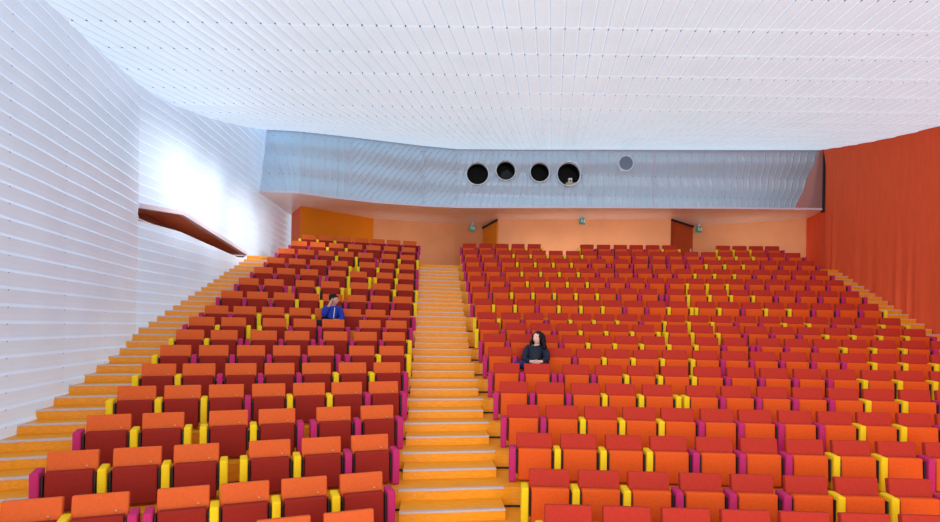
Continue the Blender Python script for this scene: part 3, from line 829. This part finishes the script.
def make_person(name, seat, P, label, skin, top, legs, yaw, pitch, hair_fn, grow=1.0, shift=0.0):
    loc, rz = seat
    root = thing(name, loc + Vector((0, 0, .18)), label, 'person', None, rz)
    N = {k: P[k] for k in ('pelvis', 'waist', 'chest', 'neck', 'jaw', 'sh_a', 'el_a', 'wr_a', 'pm_a', 'sh_b', 'el_b', 'wr_b', 'pm_b', 'hip_a', 'kn_a', 'an_a', 'hip_b', 'kn_b', 'an_b')}
    rad = dict(pelvis=.125, waist=.115, chest=.12, neck=.052, jaw=.05, sh_a=.058, el_a=.042, wr_a=.028, pm_a=.034, sh_b=.058, el_b=.042, wr_b=.028, pm_b=.034, hip_a=.085, kn_a=.058, an_a=.04, hip_b=.085, kn_b=.058, an_b=.04)
    nodes = {k: (*v, rad[k]) for k, v in N.items()}
    edges = []
    limb(nodes, edges, ['pelvis', 'waist', 'chest', 'neck', 'jaw'])
    for s in 'ab':
        limb(nodes, edges, ['chest', 'sh_' + s, 'el_' + s, 'wr_' + s, 'pm_' + s]); limb(nodes, edges, ['pelvis', 'hip_' + s, 'kn_' + s, 'an_' + s])
    for s in 'ab': hand_nodes(nodes, edges, 'wr_' + s, 'pm_' + s, *P['hand_' + s], 'h' + s)
    body_me = skin_mesh('body', nodes, edges, skin)
    H = head_frame(yaw, pitch, P['head'])
    hm = to_mesh('head', head_bm(yaw, pitch, P['head']))
    bd = link_mesh('body', join_meshes('body', [body_me, hm], skin), [], root)
    face_parts(bd, H)
    # clothes follow the same joints, a little fuller
    tk = ['waist', 'chest', 'sh_a', 'el_a', 'cu_a', 'sh_b', 'el_b', 'cu_b', 'hem', 'collar']
    tn = {'waist': (*N['waist'], .145, .135), 'hem': (*(Vector(N['pelvis']) + Vector((0, 0, .02))), .16, .15), 'chest': (*N['chest'], .145, .13), 'collar': (*(Vector(N['neck']) - Vector((0, -.01, .035))), .08)}
    for s in 'ab':
        tn['sh_' + s] = (*N['sh_' + s], .082); tn['el_' + s] = (*N['el_' + s], .062)
        tn['cu_' + s] = (*Vector(N['el_' + s]).lerp(Vector(N['wr_' + s]), .93), .046)
    te = [('waist', 'hem'), ('waist', 'chest'), ('chest', 'collar')]
    for s in 'ab': te += [('chest', 'sh_' + s), ('sh_' + s, 'el_' + s), ('el_' + s, 'cu_' + s)]
    jk = link_mesh('jacket', skin_mesh('jacket', tn, te, top), [], root)
    ln = {'pelvis': (*N['pelvis'], .145, .13)}; le = []
    for s in 'ab':
        ln['hip_' + s] = (*N['hip_' + s], .10); ln['kn_' + s] = (*N['kn_' + s], .074); ln['an_' + s] = (*Vector(N['kn_' + s]).lerp(Vector(N['an_' + s]), .93), .056)
        le += [('pelvis', 'hip_' + s), ('hip_' + s, 'kn_' + s), ('kn_' + s, 'an_' + s)]
    link_mesh('trousers', skin_mesh('trousers', ln, le, legs), [], root)
    for s in 'ab':
        a = Vector(N['an_' + s]); shoe(root, a + Vector((0, .03, -.02)), a + Vector(P['toe']) + Vector((0, -.19, -.02)), M['shoe'])
    hair_fn(bd, H)
    root.scale = (grow,) * 3; root.location += Matrix.Rotation(rz, 3, 'Z') @ Vector((shift, 0, 0))
    return root, jk, H

def long_hair(bd, H):
    bm = bmesh.new(); random.seed(11)
    blob(bm, (0, .026, .024), (.112, .106, .114), 3)
    for i in range(80):
        a = random.uniform(-.25, pi + .25); k = random.random()
        z = .05 - .22 * k; rr = .095 + .06 * k
        x, y = rr * cos(a), .02 + .085 * sin(a)
        if y < -.03 and z < .02 and abs(x) < .06: continue
        blob(bm, (x, y, z), (random.uniform(.026, .042),) * 2 + (random.uniform(.03, .05),), 2)
    for v in bm.verts:                                            # keep the face clear
        if v.co.y < -.045 and v.co.z < .055 and abs(v.co.x) < .062: v.co.y = -.03
    bm.transform(H); obj('hair', bm, M['hair'], bd, True)
def short_hair(bd, H):
    bm = bmesh.new(); random.seed(5)
    blob(bm, (0, .014, .034), (.084, .098, .096), 3)
    for i in range(26):
        a = random.uniform(0, 2 * pi); e = random.uniform(.1, 1.2)
        blob(bm, (.075 * cos(a) * cos(e), .014 + .088 * sin(a) * cos(e), .05 + .075 * sin(e)), (.022, .022, .018), 2)
    for v in bm.verts:
        if v.co.z < .05 and v.co.y < -.02: v.co.y = max(v.co.y, -.02); v.co.z = max(v.co.z, -.03)
        if v.co.z < -.04: v.co.z = -.04
    bm.transform(H); obj('hair', bm, M['hair'], bd, True)

woman = dict(pelvis=(.07, -.23, .10), waist=(.08, -.21, .21), chest=(.09, -.19, .34), neck=(.11, -.185, .445), jaw=(.115, -.20, .50), head=(.115, -.215, .575),
             sh_a=(-.06, -.20, .385), el_a=(-.14, -.34, .18), wr_a=(.00, -.50, .155), pm_a=(.05, -.53, .155), sh_b=(.25, -.19, .375), el_b=(.285, -.44, .20), wr_b=(.165, -.53, .155), pm_b=(.11, -.53, .165),
             hand_a=((.8, -.5, -.1), (0, .2, 1), (.3, -.6, -.7)), hand_b=((-.8, -.4, -.1), (0, -.2, 1), (-.3, -.5, -.7)),
             hip_a=(-.01, -.26, .08), kn_a=(-.29, -.56, .10), an_a=(-.27, -.62, -.33), hip_b=(.14, -.26, .07), kn_b=(-.02, -.66, .05), an_b=(-.05, -.62, -.365), toe=(-.05, 0, 0))
wr, wj, wH = make_person('person', sit_at['R'], woman, 'seated person with long dark curly hair in a navy jacket and jeans, hands clasped', M['skin'], M['navy'], M['jeans'], radians(-38), radians(-4), long_hair, 1.0, .025)
man = dict(pelvis=(.05, -.24, .10), waist=(.06, -.21, .22), chest=(.07, -.20, .34), neck=(.08, -.20, .44), jaw=(.085, -.22, .49), head=(.09, -.235, .565),
           sh_a=(-.09, -.21, .37), el_a=(-.12, -.36, .20), wr_a=(-.02, -.37, .44), pm_a=(.012, -.355, .495), sh_b=(.22, -.20, .365), el_b=(.25, -.43, .16), wr_b=(.14, -.54, .13), pm_b=(.09, -.56, .13),
           hand_a=((.25, .1, 1), (.2, -1, 0), (.7, .5, .2)), hand_b=((-.7, -.6, -.1), (0, -.2, 1), (-.3, -.4, -.7)),
           hip_a=(-.03, -.27, .08), kn_a=(-.17, -.66, .10), an_a=(-.15, -.66, -.34), hip_b=(.13, -.27, .08), kn_b=(.15, -.66, .08), an_b=(.14, -.66, -.365), toe=(0, 0, 0))
mr, mj, mH = make_person('person', sit_at['L'], man, 'seated person with short dark hair in a bright blue jacket, one hand at cheek', M['skin2'], M['blue'], M['dark_trousers'], radians(62), radians(4), short_hair, 1.02, .06)
bm = bmesh.new()                                                  # pale zip edge down the jacket front
tube(bm, (.10, -.335, .40), (.085, -.37, .26), .009, n=6); tube(bm, (.085, -.37, .26), (.07, -.375, .12), .009, n=6)
obj('zip', bm, M['white'], mj)

# ------------------------------------------------------------------ light
sc = bpy.context.scene
w = bpy.data.worlds.new('World'); sc.world = w; w.use_nodes = True
w.node_tree.nodes['Background'].inputs['Color'].default_value = (*S(236, 242, 255), 1)
w.node_tree.nodes['Background'].inputs['Strength'].default_value = LIGHT['world']
def area(name, loc, target, size, power, col=(1, 1, 1)):
    d = bpy.data.lights.new(name, 'AREA'); d.shape = 'RECTANGLE'; d.size, d.size_y = size; d.energy = power; d.color = col
    o = bpy.data.objects.new(name, d); C.objects.link(o); o.location = W(*loc)
    o.rotation_euler = (Vector(target) - Vector(loc)).to_track_quat('-Z', 'Y').to_euler(); return o
sun = bpy.data.lights.new('front_fill_sun', 'SUN'); sun.energy = LIGHT['sun']; sun.angle = radians(50); sun.color = (1, .98, .97)  # soft directional fill added for even frontal light
so = bpy.data.objects.new('front_fill_sun', sun); C.objects.link(so); so.location = W(0, -4, 3)
so.rotation_euler = Vector((.22, 1, -.12)).to_track_quat('-Z', 'Y').to_euler()
area('front_fill_up', (1, -2.5, -1.8), (1, 7, 4.3), (12, 3), LIGHT['up'], (.95, .97, 1))  # fill added behind the camera to lift the ceiling
area('front_fill_area', (1, -4, 1.5), (2, 14, 1), (12, 5), LIGHT['flood'])  # added fill from behind the camera, aimed down the room
area('back_wall_fill', (4.0, 20.0, 2.55), (4.2, 21.0, 3.2), (5.5, .15), LIGHT['back'], (1, .93, .86))  # unseen fills added behind the top row to brighten the back wall
area('back_wall_fill', (-2.6, 20.6, 2.5), (-2.9, 21.8, 3.2), (2.6, .15), LIGHT['back'] * .4, (1, .93, .86))
area('back_wall_fill', (9.6, 19.9, 2.5), (9.9, 20.9, 3.2), (2.2, .15), LIGHT['back'] * .45, (1, .93, .86))
def spot(name, loc, target, power, angle, blend=.8, size=.4, col=(1, 1, 1)):
    d = bpy.data.lights.new(name, 'SPOT'); d.energy = power; d.spot_size = radians(angle); d.spot_blend = blend; d.shadow_soft_size = size; d.color = col
    o = bpy.data.objects.new(name, d); C.objects.link(o); o.location = W(*loc)
    o.rotation_euler = (Vector(target) - Vector(loc)).to_track_quat('-Z', 'Y').to_euler(); return o
for yy_, zz_, kk in ((11.9, 2.9, .45), (12.9, 2.9, .7), (14.3, 2.8, .9), (16.2, 2.6, 1.0), (17.9, 2.6, .4)):
    spot('wall_washer', (-2.2, yy_ - 1.2, 3.3), (-6.4, yy_, zz_), LIGHT['wash'] * kk, 38, 1.0)
pl = bpy.data.lights.new('slot_fill', 'POINT'); pl.energy = LIGHT['slot']; pl.shadow_soft_size = .1; pl.color = (1, .82, .65)  # fill added to lighten the inside of the slot
po = bpy.data.objects.new('slot_fill', pl); C.objects.link(po); po.location = W(-6.75, 13.2, 1.85)
# ------------------------------------------------------------------ camera
cam = bpy.data.cameras.new('camera'); co = bpy.data.objects.new('camera', cam); C.objects.link(co)
cam.sensor_width = 36; cam.lens = 580 / 940 * 36; cam.shift_y = (327.7 - 261) / 940; cam.clip_end = 200
co.matrix_world = Matrix.Translation(W(0, 0, 0)) @ Matrix.Rotation(radians(90), 4, 'X') @ Matrix.Rotation(.01623, 4, 'Z')
sc.camera = co
sc.view_settings.view_transform = 'Standard'; sc.view_settings.look = 'None'
sc.view_settings.exposure = 0; sc.view_settings.gamma = 1
